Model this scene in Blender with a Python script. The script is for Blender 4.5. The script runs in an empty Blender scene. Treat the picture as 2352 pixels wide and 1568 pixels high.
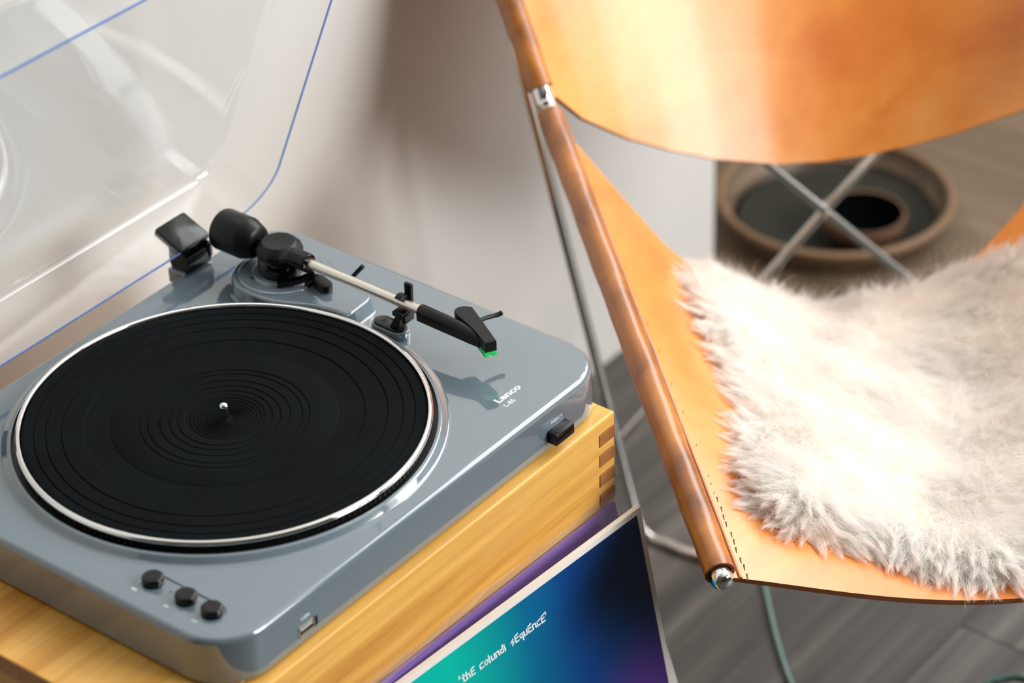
import bpy, bmesh, math, random
import numpy as np
from mathutils import Vector, Matrix

random.seed(7)
rng = np.random.default_rng(11)
scene = bpy.context.scene
COL = scene.collection
PI = math.pi

# ------------------------------------------------------------------ camera
# modelling unit: millimetres from the front-left corner of the turntable top; world = metres, floor at z 0
FLOOR = -520.0
def V(x, y, z):
    return Vector((x / 1000.0, y / 1000.0, (z - FLOOR) / 1000.0))

cam_data = bpy.data.cameras.new('camera')
cam = bpy.data.objects.new('camera', cam_data)
COL.objects.link(cam)
cam.matrix_world = Matrix.Translation(V(-967.45, -1024.19, 1163.53)) @ Matrix((
    (0.6125961, 0.4512435, -0.6489263),
    (-0.7899309, 0.3213674, -0.5222376),
    (-0.0271126, 0.8325276, 0.5533196))).to_4x4()
cam_data.sensor_fit = 'HORIZONTAL'
cam_data.sensor_width = 36.0
cam_data.lens = 6438.44 / 2352.0 * 36.0
cam_data.clip_start = 0.05
cam_data.clip_end = 50
cam_data.dof.use_dof = True
cam_data.dof.focus_distance = 2.045
cam_data.dof.aperture_fstop = 4.3
scene.camera = cam

# ------------------------------------------------------------------ world, daylight, exposure
world = bpy.data.worlds.new('world')
scene.world = world
world.use_nodes = True
bg = world.node_tree.nodes['Background']
bg.inputs['Color'].default_value = (0.80, 0.90, 1.0, 1)
bg.inputs['Strength'].default_value = 1.0

def window_light(name, loc, rot, sx, sy, power, color):
    l = bpy.data.lights.new(name, 'AREA')
    l.shape = 'RECTANGLE'; l.size = sx; l.size_y = sy
    l.energy = power; l.color = color
    o = bpy.data.objects.new(name, l)
    o.location = loc; o.rotation_euler = rot
    COL.objects.link(o)
    return o
# daylight entering through the two window openings of the room (wall_right and wall_front)
window_light('daylight_right', (2.66, -0.90, 2.585), (0, math.radians(90), 0), 2.07, 3.3, 66, (1.0, 0.99, 0.975))
window_light('daylight_front', (1.55, -3.26, 2.22), (math.radians(90), 0, 0), 1.8, 1.4, 84, (1.0, 0.985, 0.965))

scene.view_settings.view_transform = 'Standard'
scene.view_settings.look = 'None'
scene.view_settings.gamma = 1.0
scene.view_settings.use_curve_mapping = False
scene.view_settings.exposure = 0.92
scene.cycles.use_denoising = True
scene.cycles.max_bounces = 12
scene.cycles.diffuse_bounces = 7
scene.cycles.glossy_bounces = 5
scene.cycles.transmission_bounces = 8
scene.cycles.transparent_max_bounces = 24
scene.cycles.caustics_reflective = False
scene.cycles.caustics_refractive = False
scene.cycles.sample_clamp_indirect = 6.0

# ------------------------------------------------------------------ material helpers
def srgb(r, g, b):
    f = lambda c: (c / 255.0) / 12.92 if c / 255.0 <= 0.04045 else ((c / 255.0 + 0.055) / 1.055) ** 2.4
    return (f(r), f(g), f(b), 1.0)

def new_mat(name):
    m = bpy.data.materials.new(name); m.use_nodes = True
    nt = m.node_tree
    return m, nt, nt.nodes['Principled BSDF']

def setin(node, **kw):
    for k, v in kw.items():
        node.inputs[k.replace('_', ' ')].default_value = v

def plain(name, col, rough=0.5, metal=0.0, coat=0.0, spec=0.5, coat_rough=0.05):
    m, nt, b = new_mat(name)
    b.inputs['Base Color'].default_value = col
    b.inputs['Roughness'].default_value = rough
    b.inputs['Metallic'].default_value = metal
    b.inputs['Specular IOR Level'].default_value = spec
    b.inputs['Coat Weight'].default_value = coat
    b.inputs['Coat Roughness'].default_value = coat_rough
    return m

def coords(nt, scale=(1, 1, 1), rot=(0, 0, 0), kind='Object'):
    tc = nt.nodes.new('ShaderNodeTexCoord')
    mp = nt.nodes.new('ShaderNodeMapping')
    mp.inputs['Scale'].default_value = scale
    mp.inputs['Rotation'].default_value = rot
    nt.links.new(tc.outputs[kind], mp.inputs['Vector'])
    return mp.outputs['Vector']

def noise(nt, vec, scale, detail=3, rough=0.5, dist=0.0):
    n = nt.nodes.new('ShaderNodeTexNoise')
    n.inputs['Scale'].default_value = scale
    n.inputs['Detail'].default_value = detail
    n.inputs['Roughness'].default_value = rough
    n.inputs['Distortion'].default_value = dist
    if vec is not None: nt.links.new(vec, n.inputs['Vector'])
    return n.outputs['Fac']

def ramp(nt, fac, stops):
    r = nt.nodes.new('ShaderNodeValToRGB')
    el = r.color_ramp.elements
    el[0].position, el[0].color = stops[0]
    el[1].position, el[1].color = stops[-1]
    for p, c in stops[1:-1]:
        e = el.new(p); e.color = c
    nt.links.new(fac, r.inputs['Fac'])
    return r.outputs['Color']

def mix(nt, fac, a, b, mode='MIX'):
    n = nt.nodes.new('ShaderNodeMix'); n.data_type = 'RGBA'; n.blend_type = mode
    for sock, val in ((n.inputs[0], fac), (n.inputs[6], a), (n.inputs[7], b)):
        if isinstance(val, (int, float)): sock.default_value = val
        elif isinstance(val, tuple): sock.default_value = val
        else: nt.links.new(val, sock)
    return n.outputs[2]

def bump(nt, bsdf, height, strength=0.2, dist=0.001):
    n = nt.nodes.new('ShaderNodeBump')
    n.inputs['Strength'].default_value = strength
    n.inputs['Distance'].default_value = dist
    nt.links.new(height, n.inputs['Height'])
    nt.links.new(n.outputs['Normal'], bsdf.inputs['Normal'])

MAT = {}
# grey-blue lacquered plinth
m, nt, b = new_mat('plinth_lacquer'); MAT['plinth'] = m
b.inputs['Base Color'].default_value = srgb(104, 119, 128)
b.inputs['Roughness'].default_value = 0.10
b.inputs['Coat Weight'].default_value = 1.0
b.inputs['Coat Roughness'].default_value = 0.02
b.inputs['Coat IOR'].default_value = 1.72
# rubber mat with dust
m, nt, b = new_mat('rubber_mat'); MAT['rubber'] = m
vec = coords(nt)
big = noise(nt, vec, 18, 4)
vo = nt.nodes.new('ShaderNodeTexVoronoi'); vo.inputs['Scale'].default_value = 210
nt.links.new(vec, vo.inputs['Vector'])
dust = ramp(nt, vo.outputs['Distance'], [(0.0, (1, 1, 1, 1)), (0.055, (0, 0, 0, 1))])
vo2 = nt.nodes.new('ShaderNodeTexVoronoi'); vo2.inputs['Scale'].default_value = 210
nt.links.new(vec, vo2.inputs['Vector'])
sel = ramp(nt, vo2.outputs['Color'], [(0.55, (0, 0, 0, 1)), (0.75, (1, 1, 1, 1))])
base = ramp(nt, big, [(0.3, srgb(8, 12, 13)), (0.7, srgb(13, 18, 19))])
dm = mix(nt, 1.0, dust, sel, 'MULTIPLY')
dm2 = mix(nt, 0.5, (0, 0, 0, 1), dm)
c1 = mix(nt, dm2, base, srgb(120, 122, 116))
nt.links.new(c1, b.inputs['Base Color'])
b.inputs['Roughness'].default_value = 0.7
b.inputs['Specular IOR Level'].default_value = 0.05
bump(nt, b, noise(nt, vec, 900, 2), 0.12, 0.0004)

MAT['chrome'] = plain('chrome', (0.86, 0.86, 0.85, 1), 0.05, 1.0)
MAT['arm_metal'] = plain('satin_aluminium', (0.83, 0.79, 0.72, 1), 0.32, 1.0)
MAT['black_gloss'] = plain('black_plastic_gloss', srgb(6, 7, 8), 0.14, spec=0.4)
MAT['black_matte'] = plain('black_plastic_satin', srgb(8, 10, 10), 0.36, spec=0.3)
MAT['black_platter'] = plain('black_platter_side', srgb(10, 11, 12), 0.45)
MAT['green'] = plain('green_stylus_plastic', srgb(40, 222, 100), 0.4)
MAT['print_white'] = plain('white_print', srgb(226, 232, 236), 0.5)
MAT['print_faint'] = plain('faint_print', srgb(196, 204, 208), 0.5)
MAT['usb_metal'] = plain('usb_shell', (0.78, 0.76, 0.72, 1), 0.25, 1.0)
MAT['hole'] = plain('dark_hole', srgb(14, 14, 14), 0.8)

# platter side with strobe dots
m, nt, b = new_mat('strobe_band'); MAT['strobe'] = m
b.inputs['Base Color'].default_value = srgb(13, 14, 15)
b.inputs['Roughness'].default_value = 0.35

# clear acrylic: fresnel mix of a mirror reflection and clear transmission
def acrylic(name, tint, edge=0.0):
    m = bpy.data.materials.new(name); m.use_nodes = True
    nt = m.node_tree; nt.nodes.clear()
    out = nt.nodes.new('ShaderNodeOutputMaterial')
    tr = nt.nodes.new('ShaderNodeBsdfTransparent'); tr.inputs['Color'].default_value = tint
    gl = nt.nodes.new('ShaderNodeBsdfGlossy'); gl.inputs['Roughness'].default_value = 0.0
    gl.inputs['Color'].default_value = (1, 1, 1, 1)
    geo = nt.nodes.new('ShaderNodeNewGeometry')
    ior = nt.nodes.new('ShaderNodeMix'); ior.data_type = 'FLOAT'
    ior.inputs[2].default_value = 1.49; ior.inputs[3].default_value = 1 / 1.49
    nt.links.new(geo.outputs['Backfacing'], ior.inputs[0])
    fr = nt.nodes.new('ShaderNodeFresnel')
    nt.links.new(ior.outputs[0], fr.inputs['IOR'])
    mx = nt.nodes.new('ShaderNodeMixShader')
    nt.links.new(fr.outputs['Fac'], mx.inputs['Fac'])
    nt.links.new(tr.outputs[0], mx.inputs[1]); nt.links.new(gl.outputs[0], mx.inputs[2])
    last = mx.outputs[0]
    if edge > 0:
        df = nt.nodes.new('ShaderNodeBsdfDiffuse'); df.inputs['Color'].default_value = tint
        m2 = nt.nodes.new('ShaderNodeMixShader'); m2.inputs['Fac'].default_value = edge
        nt.links.new(last, m2.inputs[1]); nt.links.new(df.outputs[0], m2.inputs[2])
        last = m2.outputs[0]
    nt.links.new(last, out.inputs['Surface'])
    return m
MAT['acrylic'] = acrylic('clear_acrylic', (0.985, 0.99, 0.99, 1))
MAT['acrylic_edge'] = acrylic('acrylic_cut_edge', srgb(128, 158, 222), 0.6)
MAT['plastic_film'] = acrylic('clear_film', (0.97, 0.97, 0.97, 1), 0.035)

# oiled acacia
def wood(name, light, mid, dark, axis='X', rough=0.32, fine=1.0):
    m, nt, b = new_mat(name)
    sc = {'X': (1.3, 26, 26), 'Y': (26, 1.3, 26), 'Z': (26, 26, 1.3)}[axis]
    vec = coords(nt, sc)
    n1 = noise(nt, vec, 1.0, 5, 0.6, 0.5)
    sc2 = tuple(s * 4 for s in sc)
    vec2 = coords(nt, sc2)
    n2 = noise(nt, vec2, 1.0, 4, 0.6)
    c = ramp(nt, n1, [(0.32, dark), (0.45, mid), (0.56, light), (0.72, mid)])
    c2 = ramp(nt, n2, [(0.35, (0.72, 0.66, 0.58, 1)), (0.62, (1, 1, 1, 1))])
    c = mix(nt, 0.55 * fine, c, c2, 'MULTIPLY')
    nt.links.new(c, b.inputs['Base Color'])
    b.inputs['Roughness'].default_value = rough
    b.inputs['Coat Weight'].default_value = 0.25
    b.inputs['Coat Roughness'].default_value = 0.25
    bump(nt, b, n2, 0.08, 0.0006)
    return m
MAT['wood'] = wood('oiled_acacia', srgb(244, 190, 98), srgb(230, 168, 72), srgb(192, 126, 46), 'X')
MAT['wood_side'] = wood('oiled_acacia_side', srgb(226, 166, 78), srgb(208, 144, 56), srgb(172, 108, 38), 'Y')
MAT['wood_end'] = wood('acacia_end_grain', srgb(182, 124, 60), srgb(164, 108, 50), srgb(136, 86, 40), 'Z', 0.5)

# floor laminate
m, nt, b = new_mat('grey_oak_plank'); MAT['plank'] = m
vec = coords(nt, (1.6, 30, 5))
n1 = noise(nt, vec, 1.0, 5, 0.62, 0.4)
info = nt.nodes.new('ShaderNodeObjectInfo')
c = ramp(nt, n1, [(0.30, srgb(40, 38, 35)), (0.5, srgb(74, 70, 65)), (0.70, srgb(108, 104, 98))])
tone = ramp(nt, info.outputs['Random'], [(0.0, (0.82, 0.82, 0.82, 1)), (1.0, (1.05, 1.04, 1.02, 1))])
c = mix(nt, 1.0, c, tone, 'MULTIPLY')
nt.links.new(c, b.inputs['Base Color'])
b.inputs['Roughness'].default_value = 0.42
MAT['floor_base'] = plain('floor_underlay', srgb(60, 56, 50), 0.8)

# plaster
def plaster(name, col):
    m, nt, b = new_mat(name)
    vec = coords(nt)
    c = ramp(nt, noise(nt, vec, 3.0, 3), [(0.3, tuple(x * 0.97 for x in col[:3]) + (1,)), (0.7, col)])
    nt.links.new(c, b.inputs['Base Color'])
    b.inputs['Roughness'].default_value = 0.75
    bump(nt, b, noise(nt, vec, 160, 3), 0.06, 0.001)
    return m
MAT['wall'] = plaster('white_plaster', srgb(222, 220, 216))
MAT['dark_wall'] = plaster('bounce_cut_paint', srgb(62, 55, 49))  # unseen walls, coloured dark to cut bounce light on the plinth's left side
MAT['ceiling'] = plaster('ceiling_paint', srgb(196, 193, 188))
MAT['frame_white'] = plain('window_frame_paint', srgb(238, 238, 236), 0.4)
MAT['glass'] = acrylic('window_glass', (0.99, 1, 1, 1))

# tan saddle leather
def leather(name, light, mid, dark, rough=0.34, coat=0.35, streak=(3, 3, 3)):
    m, nt, b = new_mat(name)
    vec = coords(nt, streak)
    n1 = noise(nt, vec, 2.2, 5, 0.55, 0.8)
    vec2 = coords(nt)
    n2 = noise(nt, vec2, 60, 4, 0.6)
    c = ramp(nt, n1, [(0.3, dark), (0.5, mid), (0.7, light)])
    c2 = ramp(nt, n2, [(0.3, (0.86, 0.82, 0.78, 1)), (0.7, (1, 1, 1, 1))])
    c = mix(nt, 0.5, c, c2, 'MULTIPLY')
    nt.links.new(c, b.inputs['Base Color'])
    rr = nt.nodes.new('ShaderNodeMapRange')
    rr.inputs['To Min'].default_value = rough - 0.07; rr.inputs['To Max'].default_value = rough + 0.08
    nt.links.new(n1, rr.inputs['Value']); nt.links.new(rr.outputs[0], b.inputs['Roughness'])
    b.inputs['Coat Weight'].default_value = coat
    b.inputs['Coat Roughness'].default_value = 0.42
    b.inputs['Coat IOR'].default_value = 1.6
    bump(nt, b, n2, 0.10, 0.0006)
    return m
MAT['leather'] = leather('tan_saddle_leather', srgb(238, 166, 84), srgb(234, 147, 54), srgb(218, 122, 34), 0.40, 1.0, (1.2, 4, 4))
MAT['leather_sleeve'] = leather('worn_brown_leather', srgb(190, 120, 34), srgb(166, 97, 20), srgb(122, 66, 10), 0.28, 0.6, (7, 7, 7))
MAT['leather_edge'] = plain('raw_leather_edge', srgb(112, 62, 26), 0.7)
MAT['thread'] = plain('dark_waxed_thread', srgb(92, 52, 20), 0.6)
MAT['fur'] = None
m, nt, b = new_mat('sheep_wool'); MAT['fur'] = m
nt.nodes.remove(b)
out = nt.nodes['Material Output']
d1 = nt.nodes.new('ShaderNodeBsdfDiffuse'); t1 = nt.nodes.new('ShaderNodeBsdfTranslucent'); g1 = nt.nodes.new('ShaderNodeBsdfGlossy')
oi = nt.nodes.new('ShaderNodeHairInfo')
fc = ramp(nt, oi.outputs['Random'], [(0.0, srgb(250, 246, 240)), (1.0, srgb(255, 254, 253))])
nt.links.new(fc, d1.inputs['Color']); nt.links.new(fc, t1.inputs['Color'])
g1.inputs['Roughness'].default_value = 0.45
ms = nt.nodes.new('ShaderNodeMixShader'); ms.inputs['Fac'].default_value = 0.45
ms2 = nt.nodes.new('ShaderNodeMixShader'); ms2.inputs['Fac'].default_value = 0.05
nt.links.new(d1.outputs[0], ms.inputs[1]); nt.links.new(t1.outputs[0], ms.inputs[2])
nt.links.new(ms.outputs[0], ms2.inputs[1]); nt.links.new(g1.outputs[0], ms2.inputs[2])
tp1 = nt.nodes.new('ShaderNodeBsdfTransparent')
ms3 = nt.nodes.new('ShaderNodeMixShader'); ms3.inputs['Fac'].default_value = 0.2
nt.links.new(ms2.outputs[0], ms3.inputs[1]); nt.links.new(tp1.outputs[0], ms3.inputs[2])
nt.links.new(ms3.outputs[0], out.inputs['Surface'])
MAT['pelt'] = plain('cream_wool_underfur', srgb(240, 233, 222), 0.95, spec=0.05)

MAT['sleeve_white'] = plain('white_card_sleeve', srgb(226, 222, 216), 0.45)
MAT['sleeve_edge'] = plain('card_edge', srgb(196, 184, 172), 0.6)
MAT['purple'] = plain('purple_card', srgb(118, 86, 170), 0.35, coat=0.3)
MAT['sleeve_green'] = plain('green_card', srgb(48, 92, 66), 0.5)
# gradient cover print
m, nt, b = new_mat('gradient_cover_print'); MAT['cover'] = m
tc = nt.nodes.new('ShaderNodeTexCoord')
sep = nt.nodes.new('ShaderNodeSeparateXYZ'); nt.links.new(tc.outputs['UV'], sep.inputs[0])
c = ramp(nt, sep.outputs['X'], [(0.30, srgb(0, 176, 160)), (0.42, srgb(0, 150, 148)), (0.56, srgb(0, 100, 140)), (0.72, srgb(2, 62, 128)), (0.95, srgb(4, 34, 80))])
def spot(cx, cy, r0, r1, sx=1.0, sy=1.0):
    mp = nt.nodes.new('ShaderNodeMapping'); mp.vector_type = 'POINT'
    mp.inputs['Location'].default_value = (-cx * sx, -cy * sy, 0); mp.inputs['Scale'].default_value = (sx, sy, 1)
    nt.links.new(tc.outputs['UV'], mp.inputs['Vector'])
    ln = nt.nodes.new('ShaderNodeVectorMath'); ln.operation = 'LENGTH'; nt.links.new(mp.outputs[0], ln.inputs[0])
    mr = nt.nodes.new('ShaderNodeMapRange'); mr.interpolation_type = 'SMOOTHSTEP'
    mr.inputs['From Min'].default_value = r0; mr.inputs['From Max'].default_value = r1
    mr.inputs['To Min'].default_value = 1; mr.inputs['To Max'].default_value = 0
    nt.links.new(ln.outputs['Value'], mr.inputs['Value'])
    return mr.outputs[0]
c = mix(nt, spot(0.97, 0.90, 0.02, 0.36), c, srgb(0, 30, 68))
c = mix(nt, spot(0.93, 0.46, 0.03, 0.30), c, srgb(74, 44, 120))
c = mix(nt, spot(0.60, 0.20, 0.02, 0.30), c, srgb(12, 50, 128))
nt.links.new(c, b.inputs['Base Color'])
b.inputs['Roughness'].default_value = 0.4
b.inputs['Specular IOR Level'].default_value = 0.15
MAT['teal'] = plain('pale_teal_rubber', srgb(118, 146, 142), 0.4)
MAT['dark_green'] = plain('dark_green_rubber', srgb(14, 78, 64), 0.4)
MAT['wicker'] = wood('brown_rattan', srgb(112, 92, 72), srgb(96, 78, 60), srgb(78, 60, 44), 'X', 0.6)
MAT['basket_shade'] = plain('basket_inner_shade', srgb(50, 50, 44), 0.8, spec=0.1)  # shade inside the basket, put into a dark base colour
MAT['rug'] = wood('brown_rug_weave', srgb(124, 106, 86), srgb(112, 95, 76), srgb(98, 82, 66), 'Y', 0.9)
MAT['rattan_rim'] = plain('orange_brown_rattan', srgb(126, 98, 72), 0.6)
MAT['clay'] = plain('brown_clay', srgb(106, 78, 58), 0.6)
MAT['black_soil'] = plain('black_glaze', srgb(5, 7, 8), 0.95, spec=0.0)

# ------------------------------------------------------------------ mesh helpers (mm in, metres out)
def link(o, parent=None):
    COL.objects.link(o)
    if parent is not None:
        o.parent = parent
        o.matrix_parent_inverse = parent.matrix_world.inverted()
    return o

def mesh_obj(name, verts, faces, mat, parent=None, smooth=True, angle=35, raw=False):
    me = bpy.data.meshes.new(name)
    vs = [tuple(v) if raw else tuple(V(*v)) for v in verts]
    me.from_pydata(vs, [], faces)
    me.validate()
    bm = bmesh.new(); bm.from_mesh(me)
    bmesh.ops.recalc_face_normals(bm, faces=bm.faces)
    bm.to_mesh(me); bm.free()
    if smooth:
        me.polygons.foreach_set('use_smooth', [True] * len(me.polygons))
        me.set_sharp_from_angle(angle=math.radians(angle))
    if mat is not None: me.materials.append(MAT[mat] if isinstance(mat, str) else mat)
    o = bpy.data.objects.new(name, me)
    return link(o, parent)

def empty(name, loc, label=None, cat=None, group=None):
    o = bpy.data.objects.new(name, None)
    o.empty_display_size = 0.05
    o.location = V(*loc)
    COL.objects.link(o)
    bpy.context.view_layer.update()
    if label: o['label'] = label
    if cat: o['category'] = cat
    if group: o['group'] = group
    return o

def tag(o, label, cat, kind=None):
    if label: o['label'] = label
    if cat: o['category'] = cat
    if kind: o['kind'] = kind
    return o

class MB:
    def __init__(s): s.v = []; s.f = []
    def add(s, verts, faces):
        k = len(s.v); s.v += [tuple(float(c) for c in p) for p in verts]
        s.f += [tuple(i + k for i in f) for f in faces]; return s
    def box(s, x0, x1, y0, y1, z0, z1, bevel=0.0):
        if bevel <= 0:
            return s.add([(x0, y0, z0), (x1, y0, z0), (x1, y1, z0), (x0, y1, z0), (x0, y0, z1), (x1, y0, z1), (x1, y1, z1), (x0, y1, z1)],
                         [(0, 3, 2, 1), (4, 5, 6, 7), (0, 1, 5, 4), (1, 2, 6, 5), (2, 3, 7, 6), (3, 0, 4, 7)])
        bm = bmesh.new(); bmesh.ops.create_cube(bm, size=1)
        for v in bm.verts:
            v.co = Vector((x0 + (v.co.x + .5) * (x1 - x0), y0 + (v.co.y + .5) * (y1 - y0), z0 + (v.co.z + .5) * (z1 - z0)))
        bmesh.ops.bevel(bm, geom=list(bm.edges), offset=bevel, segments=3, affect='EDGES', profile=0.5)
        bm.verts.index_update()
        s.add([v.co[:] for v in bm.verts], [[v.index for v in f.verts] for f in bm.faces]); bm.free(); return s
    def loft(s, rings, cap0=True, cap1=True, closed=True):
        n = len(rings[0]); k = 0; fs = []; vs = []
        for r in rings: vs += list(r)
        for i in range(len(rings) - 1):
            for j in range(n if closed else n - 1):
                a, b2 = i * n + j, i * n + (j + 1) % n
                fs.append((a, b2, b2 + n, a + n))
        if cap0: fs.append(tuple(range(n - 1, -1, -1)))
        if cap1: fs.append(tuple(range((len(rings) - 1) * n, len(rings) * n)))
        return s.add(vs, fs)
    def lathe(s, profile, cx, cy, seg=96, cap0=False, cap1=False):
        rings = [[(cx + r * math.cos(2 * PI * j / seg), cy + r * math.sin(2 * PI * j / seg), z) for j in range(seg)] for r, z in profile]
        return s.loft(rings, cap0, cap1)
    def tube(s, pts, r, seg=20, cap=True, inner=None):
        P = [Vector(p) for p in pts]; n = len(P); rr = r if hasattr(r, '__len__') else [r] * n
        rings = []; up = None
        for i in range(n):
            t = (P[min(i + 1, n - 1)] - P[max(i - 1, 0)]).normalized()
            if up is None:
                up = Vector((0, 0, 1)) if abs(t.z) < .9 else Vector((1, 0, 0))
            a = (up - t * up.dot(t)).normalized(); up = a; b2 = t.cross(a)
            rings.append([tuple(P[i] + (a * math.cos(2 * PI * j / seg) + b2 * math.sin(2 * PI * j / seg)) * rr[i]) for j in range(seg)])
        return s.loft(rings, cap, cap)
    def prism(s, outline, z0, z1, bev=0.0):
        rings = [[(x, y, z0) for x, y in outline]]
        if bev > 0:
            rings += [[(x, y, z1 - bev) for x, y in outline]]
            rings += [[(x, y, z1 - bev * .3) for x, y in inset(outline, bev * .3)]]
            rings += [[(x, y, z1) for x, y in inset(outline, bev)]]
        else:
            rings += [[(x, y, z1) for x, y in outline]]
        return s.loft(rings)
    def build(s, name, mat, parent=None, **kw):
        return mesh_obj(name, s.v, s.f, mat, parent, **kw)

def inset(outline, d):
    n = len(outline); res = []
    area = sum(outline[i][0] * outline[(i + 1) % n][1] - outline[(i + 1) % n][0] * outline[i][1] for i in range(n))
    sg = 1 if area > 0 else -1
    for i in range(n):
        p0, p1, p2 = outline[i - 1], outline[i], outline[(i + 1) % n]
        e1 = Vector((p1[0] - p0[0], p1[1] - p0[1])).normalized(); e2 = Vector((p2[0] - p1[0], p2[1] - p1[1])).normalized()
        n1 = Vector((-e1.y, e1.x)) * sg; n2 = Vector((-e2.y, e2.x)) * sg
        nn = n1 + n2
        if nn.length < 1e-6: nn = n1
        nn.normalize(); k = d / max(.35, nn.dot(n1))
        res.append((p1[0] + nn.x * k, p1[1] + nn.y * k))
    return res

def round_rect(x0, x1, y0, y1, r, seg=12):
    out = []
    for cx, cy, a0 in ((x1 - r, y0 + r, -90), (x1 - r, y1 - r, 0), (x0 + r, y1 - r, 90), (x0 + r, y0 + r, 180)):
        for k in range(seg + 1):
            a = math.radians(a0 + 90 * k / seg)
            out.append((cx + r * math.cos(a), cy + r * math.sin(a)))
    return out

def stadium(ax, ay, bx, by, r, seg=12):
    d = Vector((bx - ax, by - ay)); a0 = math.atan2(d.y, d.x); out = []
    for k in range(seg + 1):
        a = a0 - PI / 2 + PI * k / seg; out.append((bx + r * math.cos(a), by + r * math.sin(a)))
    for k in range(seg + 1):
        a = a0 + PI / 2 + PI * k / seg; out.append((ax + r * math.cos(a), ay + r * math.sin(a)))
    return out

def spline(pts, n, closed=False):
    P = [Vector(p) for p in pts]; m = len(P); out = []
    segs = m if closed else m - 1
    for i in range(segs):
        p1, p2 = P[i], P[(i + 1) % m]
        p0 = P[i - 1] if (closed or i > 0) else p1 * 2 - p2
        p3 = P[(i + 2) % m] if (closed or i + 2 < m) else p2 * 2 - p1
        for k in range(n):
            t = k / n
            out.append(tuple(0.5 * ((2 * p1) + (p2 - p0) * t + (2 * p0 - 5 * p1 + 4 * p2 - p3) * t * t + (3 * p1 - p0 - 3 * p2 + p3) * t ** 3)))
    if not closed: out.append(tuple(P[-1]))
    return out

def text_mesh(name, body, size, origin, ax, ay, mat, parent, offset=0.0, wide=1.0, fit=None):
    cu = bpy.data.curves.new(name, 'FONT'); cu.body = body; cu.size = size; cu.offset = offset
    cu.resolution_u = 4
    o = bpy.data.objects.new(name, cu); COL.objects.link(o)
    dg = bpy.context.evaluated_depsgraph_get()
    me = bpy.data.meshes.new_from_object(o.evaluated_get(dg))
    bpy.data.objects.remove(o); bpy.data.curves.remove(cu)
    xs = [v.co.x for v in me.vertices]; x0, x1 = min(xs), max(xs)
    k = wide if fit is None else fit / (x1 - x0)
    ax, ay = Vector(ax).normalized(), Vector(ay).normalized(); nz = ax.cross(ay)
    for v in me.vertices:
        p = Vector(origin) + ax * ((v.co.x - x0) * k) + ay * v.co.y + nz * 0.06
        v.co = V(*p)
    me.materials.clear(); me.materials.append(MAT[mat])
    return link(bpy.data.objects.new(name, me), parent)

# ================================================================== THE SETTING
def struct(o): o['kind'] = 'structure'; return o

fl = MB().box(-2600, 4000, -3300, 2600, FLOOR - 60, FLOOR - 9).build('floor', 'floor_base', smooth=False); struct(fl)
PW = 190.0
pl = MB().box(0, 1300 - 2.0, 0, PW - 2.0, -9, 0, 0).v
plank_me = None
row = 0
y = -3300.0
while y < 2600:
    x = -2600 - (row * 433) % 1300
    while x < 4000:
        if plank_me is None:
            m_ = MB().box(0, 1299.2, 0, PW - .8, -9, 0, .7)
            o = m_.build('plank', 'plank', fl, smooth=False)
            plank_me = o.data
            for v in plank_me.vertices: v.co = v.co - V(0, 0, 0)
            base_o = o
        else:
            o = bpy.data.objects.new('plank', plank_me); link(o, fl)
        o.location = V(x, y, FLOOR)
        x += 1300
    y += PW; row += 1

struct(MB().box(-2600, 1236, 458, 558, FLOOR, 3300).build('wall_back', 'wall', smooth=False))
struct(MB().box(1136, 1236, 558, 2600, FLOOR, 3300).build('wall_return', 'wall', smooth=False))
struct(MB().box(1136, 4000, 2600, 2700, FLOOR, 3300).build('wall_recess', 'wall', smooth=False))
struct(MB().box(-2700, -2600, -3300, 558, FLOOR, 3300).build('wall_left', 'dark_wall', smooth=False))
struct(MB().box(-2700, 4000, -3300, 2700, 3300, 3380).build('ceiling', 'ceiling', smooth=False))
# right wall with a tall window opening (y -2550..750, z 1030..3100 above the turntable top)
wr = MB()
wr.box(2700, 2800, -3300, -2550, FLOOR, 3300); wr.box(2700, 2800, 750, 2600, FLOOR, 3300)
wr.box(2700, 2800, -2550, 750, FLOOR, 1030); wr.box(2700, 2800, -2550, 750, 3100, 3300)
struct(wr.build('wall_right', 'wall', smooth=False))
# front wall with a wide window opening behind the camera
wf = MB()
wf.box(-2700, 650, -3400, -3300, FLOOR, 3300); wf.box(2450, 2800, -3400, -3300, FLOOR, 3300)
wf.box(650, 2450, -3400, -3300, FLOOR, 1000); wf.box(650, 2450, -3400, -3300, 2400, 3300)
struct(wf.build('wall_front', 'dark_wall', smooth=False))
def window_frame(n, plane, a0, a1, z0, z1, cols):
    bars = MB()
    def bar(p0, p1, q0, q1):
        if plane == 'x': bars.box(2640, 2690, p0, p1, q0, q1)
        else: bars.box(p0, p1, -3290, -3240, q0, q1)
    bar(a0, a1, z0, z0 + 50); bar(a0, a1, z1 - 50, z1)
    for k in range(cols + 1):
        c_ = a0 + (a1 - a0) * k / cols
        w_ = 50 if 0 < k < cols else 50
        bar(max(a0, c_ - w_ / 2), min(a1, c_ + w_ / 2), z0, z1)
    bar(a0, a1, z0 + (z1 - z0) * .62 - 20, z0 + (z1 - z0) * .62 + 20)
    struct(bars.build('window_%d' % n, 'frame_white', smooth=False))
window_frame(1, 'x', -2550, 750, 1030, 3100, 3)
window_frame(2, 'y', 650, 2450, 1000, 2400, 2)

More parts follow.
